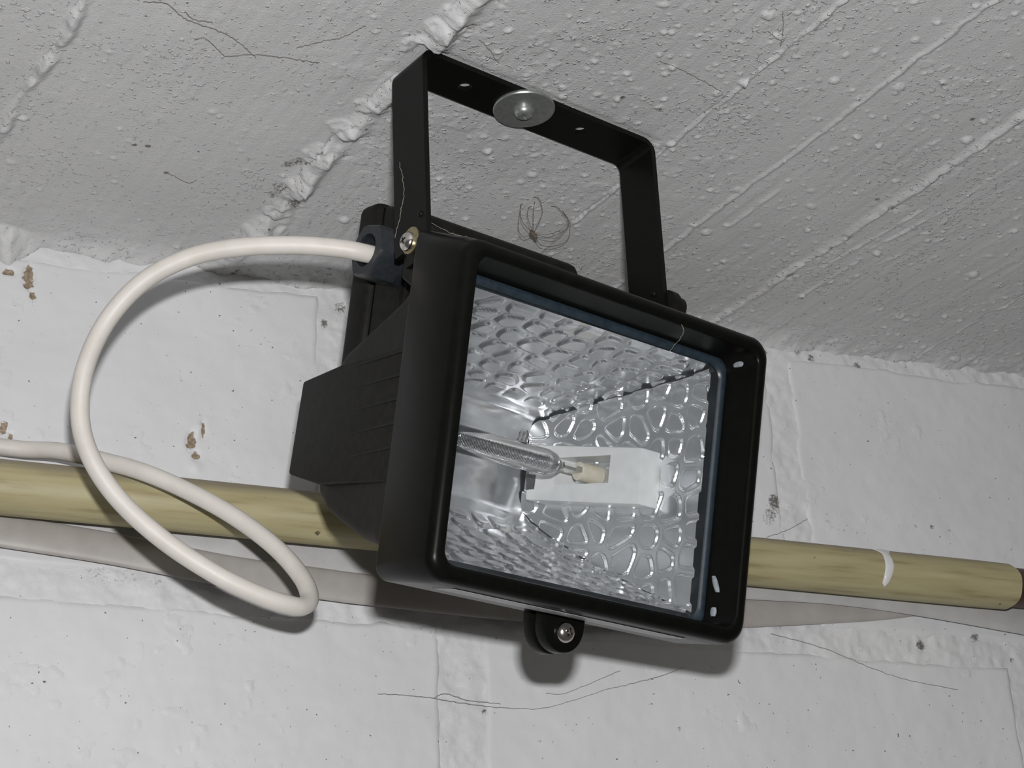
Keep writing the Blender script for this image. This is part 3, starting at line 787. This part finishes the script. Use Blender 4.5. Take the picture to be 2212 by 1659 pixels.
part('filament', TT(tube(coil, .00016, 5)), MAT['steel'], bulb, 60)

# ------------------------------------------------------------------ white power cable
ctl = [((856, 556), None), ((815, 549), None)]
g_in = T((-.0380, gc[1], gc[2])) ; g_out = T((-.0570, gc[1] - .0010, gc[2] - .0018))
def e2w(p): return EO + EB.T @ np.array(p)
pts = [e2w(g_in), e2w(g_out)]
for px, d in (((735, 537), .1415), ((640, 530), .137), ((520, 534), .130), ((410, 556), .122), ((310, 608), .113), ((232, 692), .104), ((184, 795), .099), ((173, 900), .094), ((197, 990), .092), ((258, 1080), .090), ((355, 1168), .090), ((470, 1243), .091), ((560, 1286), .090), ((620, 1306), .088), ((653, 1310), .085), ((669, 1291), .080), ((649, 1243), .072), ((590, 1178), .062), ((500, 1112), .053), ((400, 1058), .046), ((310, 1020), .0400), ((225, 996), .0310), ((130, 975), .0175), ((40, 970), .0085), ((-120, 950), .006), ((-420, 918), .006)):
    pts.append(on_wall(px, d))
sp_ = spline(pts, 280)
sp_ = np.vstack([sp_, [(x_, sp_[-1][1], sp_[-1][2]) for x_ in np.linspace(sp_[-1][0] - .02, -1.45, 12)]])
pc = link('power_cable', pymesh('power_cable', *tube(sp_, .0036, 18)), MAT['white_sheath'], None, 60)
tag(pc, 'thick round white power cable looping from the floodlight to the wall', 'cable')

#print('GLAND', e2w(g_in), e2w(g_out), [tuple(np.round(p,4)) for p in P_PROF], YMAX, BYb, BZ, PIV)
# ------------------------------------------------------------------ yellow pipe along the wall
p0, p1 = on_wall((0, 1052), .0190), on_wall((2170, 1267), .0190)
dirp = nrm(p1 - p0); PR = .01135
po = bpy.data.objects.new('yellow_pipe', None); col.objects.link(po); po.location = tuple(p1)
tag(po, 'yellow plastic-sleeved pipe running along the wall behind the floodlight', 'pipe')
xs = np.linspace(-1.70, .0015, 90)
rings = []
for i, s in enumerate(xs):
    end = i == len(xs) - 1
    rings.append([dirp * (s + (.0012 * math.sin(2 * a + 1) + .0004 * math.sin(5 * a) if end else 0)) + PR * (.985 if end else 1) * (np.array((0, math.cos(a), math.sin(a)))) for a in np.linspace(0, 2 * math.pi, 40, endpoint=False)])
inner_r = [[p * np.array((1, .86, .86)) for p in map(np.array, rings[-1])], [p * np.array((1, .86, .86)) + dirp * -.02 for p in map(np.array, rings[-1])]]
sleeve = link('sleeve', pymesh('sleeve', *loft(rings + inner_r, cap=False)), MAT['yellow'], po, 40)
link('inner_pipe', pymesh('inner_pipe', *lathe([(-.03, PR * .84), (1.25, PR * .84)], (0, 0, 0), dirp, 32)), MAT['brown'], po, 40)['label'] = 'dark brown bare pipe'
# white paint run down the sleeve
dr = []
cdr = on_wall((1893, 1235), .02) - p1
s0 = float(cdr.dot(dirp))
for u in np.linspace(0, 1, 22):
    a = math.radians(122 + 108 * u)                      # angle round the pipe: top towards the wall -> front
    w_ = (.0046 - .0026 * min(u / .22, 1)) if u < .22 else .0020 + .0005 * math.sin((u - .22) * 5)
    if u > .9: w_ *= math.sqrt(max(1 - ((u - .9) / .102) ** 2, .02))
    hb = .0008 if u < .75 else .0011
    cs_ = s0 + (.0012 if u < .3 else .0012 - .0022 * max(u - .55, 0) / .45)
    ring = []
    for b__ in np.linspace(0, math.pi, 9):
        rad = PR - .0003 + (hb * math.sin(b__) ** .7 if 0 < b__ < math.pi else 0)
        ring.append(dirp * (cs_ + w_ * math.cos(b__)) + rad * np.array((0, math.cos(a), math.sin(a))))
    ring.append(dirp * cs_ + (PR - .0012) * np.array((0, math.cos(a), math.sin(a))))
    dr.append(ring)
link('paint_run', pymesh('paint_run', *loft(dr)), MAT['drip'], sleeve, 60)['label'] = 'white paint run'

# ------------------------------------------------------------------ flat cables under the pipe
def flat(name, pxs, mat, label, hh, hd):
    W_ = [on_wall(p, d) for p, d in pxs]
    P_ = spline(W_, 140)
    P_ = np.vstack([[(x_, P_[0][1], P_[0][2]) for x_ in np.linspace(-1.45, P_[0][0] - .02, 12)], P_, [(x_, P_[-1][1], P_[-1][2]) for x_ in np.linspace(P_[-1][0] + .02, 1.55, 12)]])
    o = link(name, pymesh(name, *tube(P_, hh, 20, rad2=hd)), mat, None, 60)
    return tag(o, label, 'cable')
flat('flat_cable', [((-300, 1098), .0060), ((0, 1146), .0060), ((253, 1187), .0060), ((506, 1236), .0060), ((687, 1260), .0060), ((796, 1274), .0060), ((1150, 1312), .0050), ((1450, 1327), .0032), ((1604, 1324), .0024), ((1855, 1312), .0022), ((1974, 1300), .0022), ((2212, 1272), .0022), ((2500, 1230), .0022)],
     MAT['flat_a'], 'grey-beige flat cable sagging lowest along the wall below the pipe', .0071, .0017)
flat('flat_cable', [((-300, 1050), .0022), ((0, 1085), .0022), ((253, 1128), .0022), ((506, 1172), .0022), ((796, 1212), .0022), ((1200, 1240), .0040), ((1610, 1263), .0058), ((1796, 1275), .0060), ((1974, 1299), .0060), ((2212, 1342), .0060), ((2500, 1395), .0060)],
     MAT['flat_b'], 'pale grey flat cable tucked tight under the yellow pipe', .0072, .0017)

# ------------------------------------------------------------------ spider husk and cobwebs
sb = on_ceil((1152, 505), .011)
parts = [lathe([(-.0022, .0002), (-.0015, .0009), (-.0002, .0011), (.0008, .0006), (.0014, .0008), (.0024, .0005), (.0028, .0001)], sb, nrm((.6, .2, -.5)), 12)]
spx = [[(1150, 500), (1128, 478), (1124, 445), (1130, 440)], [(1150, 500), (1140, 470), (1142, 448), (1150, 446)], [(1150, 498), (1152, 460), (1155, 435)], [(1155, 498), (1168, 470), (1172, 455), (1164, 428), (1152, 426)], [(1155, 502), (1190, 505), (1222, 490), (1228, 478), (1205, 448), (1190, 446)], [(1150, 505), (1195, 515), (1218, 500), (1230, 480), (1215, 455)], [(1148, 505), (1130, 512), (1120, 495), (1121, 470), (1126, 443)], [(1155, 510), (1170, 530), (1205, 530), (1228, 515), (1232, 480)]]
for q in spx:
    L3 = [on_ceil(p, .011 - .010 * (i / (len(q) - 1)) ** 1.5) for i, p in enumerate(q)]
    L3[0] = sb
    parts.append(tube(spline(L3, 16), .00012, 5))
o = link('spider', pymesh('spider', *merge(parts)), MAT['spider'], None, 60)
tag(o, 'small long-legged brown spider curled up on the ceiling below the bracket bar', 'spider')
def web(label, polys, where, mat='web', rad=.00013):
    root = None
    for q in polys:
        L3 = [(on_ceil(p, .0012) if where == 'c' else on_wall(p, .0030) if where == 'w' else p) for p in q]
        S3 = spline(L3, 10 * len(L3)); S3 += rng.normal(0, .00012, S3.shape)
        if root is None:
            root = bpy.data.objects.new('cobweb', None); col.objects.link(root); root.location = tuple(S3[0])
            tag(root, label, 'cobweb', 'cobweb threads'); base = S3[0].copy()
        link('strand', pymesh('strand', *tube(S3 - base, rad, 5)), MAT[mat], root, 0)
web('dark sooty cobweb threads on the ceiling beside the first seam', [[(310, 3), (360, 8), (400, 40), (480, 70), (520, 95), (552, 124)], [(420, 86), (445, 84), (486, 122)], [(400, 25), (420, 42), (460, 48)], [(486, 122), (560, 118), (690, 135)]], 'c')
web('faint cobweb strand on the ceiling between first seam and thick mortar seam', [[(640, 103), (700, 88), (740, 80), (790, 55)], [(360, 372), (405, 394), (425, 388)]], 'c', rad=.0001)
web('short dark cobweb on the ceiling to the right of the bracket bar', [[(1425, 132), (1460, 145), (1500, 165), (1560, 198)], [(1690, 25), (1692, 60), (1686, 100)]], 'c')
web('small frayed cobweb on the ceiling above the washer', [[(1035, 85), (1060, 110), (1072, 130), (1088, 118)], [(1050, 122), (1072, 130), (1078, 136)]], 'c')
web('long grey cobweb threads low on the wall under the floodlight', [[(815, 1498), (880, 1502), (936, 1508), (1010, 1520), (1110, 1530), (1190, 1526), (1330, 1483)], [(936, 1508), (962, 1498), (1010, 1512), (1080, 1520)], [(1180, 1498), (1225, 1496), (1340, 1448)], [(1330, 1485), (1420, 1462), (1480, 1440)]], 'w', 'greyweb', rad=.00011)
web('thin cobweb lines on the wall below the pipe end', [[(1665, 1368), (1780, 1400), (1930, 1460), (2070, 1490)], [(1655, 1160), (1700, 1145), (1745, 1120)]], 'w', 'greyweb', rad=.0001)
# pale threads strung over the lamp itself
def l2w(p): return e2w(T(p))
fa_ = [l2w((-.0590, .047, .0790)), l2w((-.045, .050, .0785)), l2w((-.035, .045, .0770)), l2w((-.020, .030, .0672)), l2w((-.004, .024, .0640))]
fb_ = [e2w((-HX - .0006, .006, -.045)), e2w((-HX - .0012, .003, -.060)), e2w((-HX - .0008, .010, -.076))]
web('pale cobweb strand strung across the top of the floodlight', [fa_, fb_, [l2w((.020, .004, .0588)), l2w((.030, .0015, .0530)), l2w((.036, .016, .0470))]], 'x', 'paleweb', .00008)
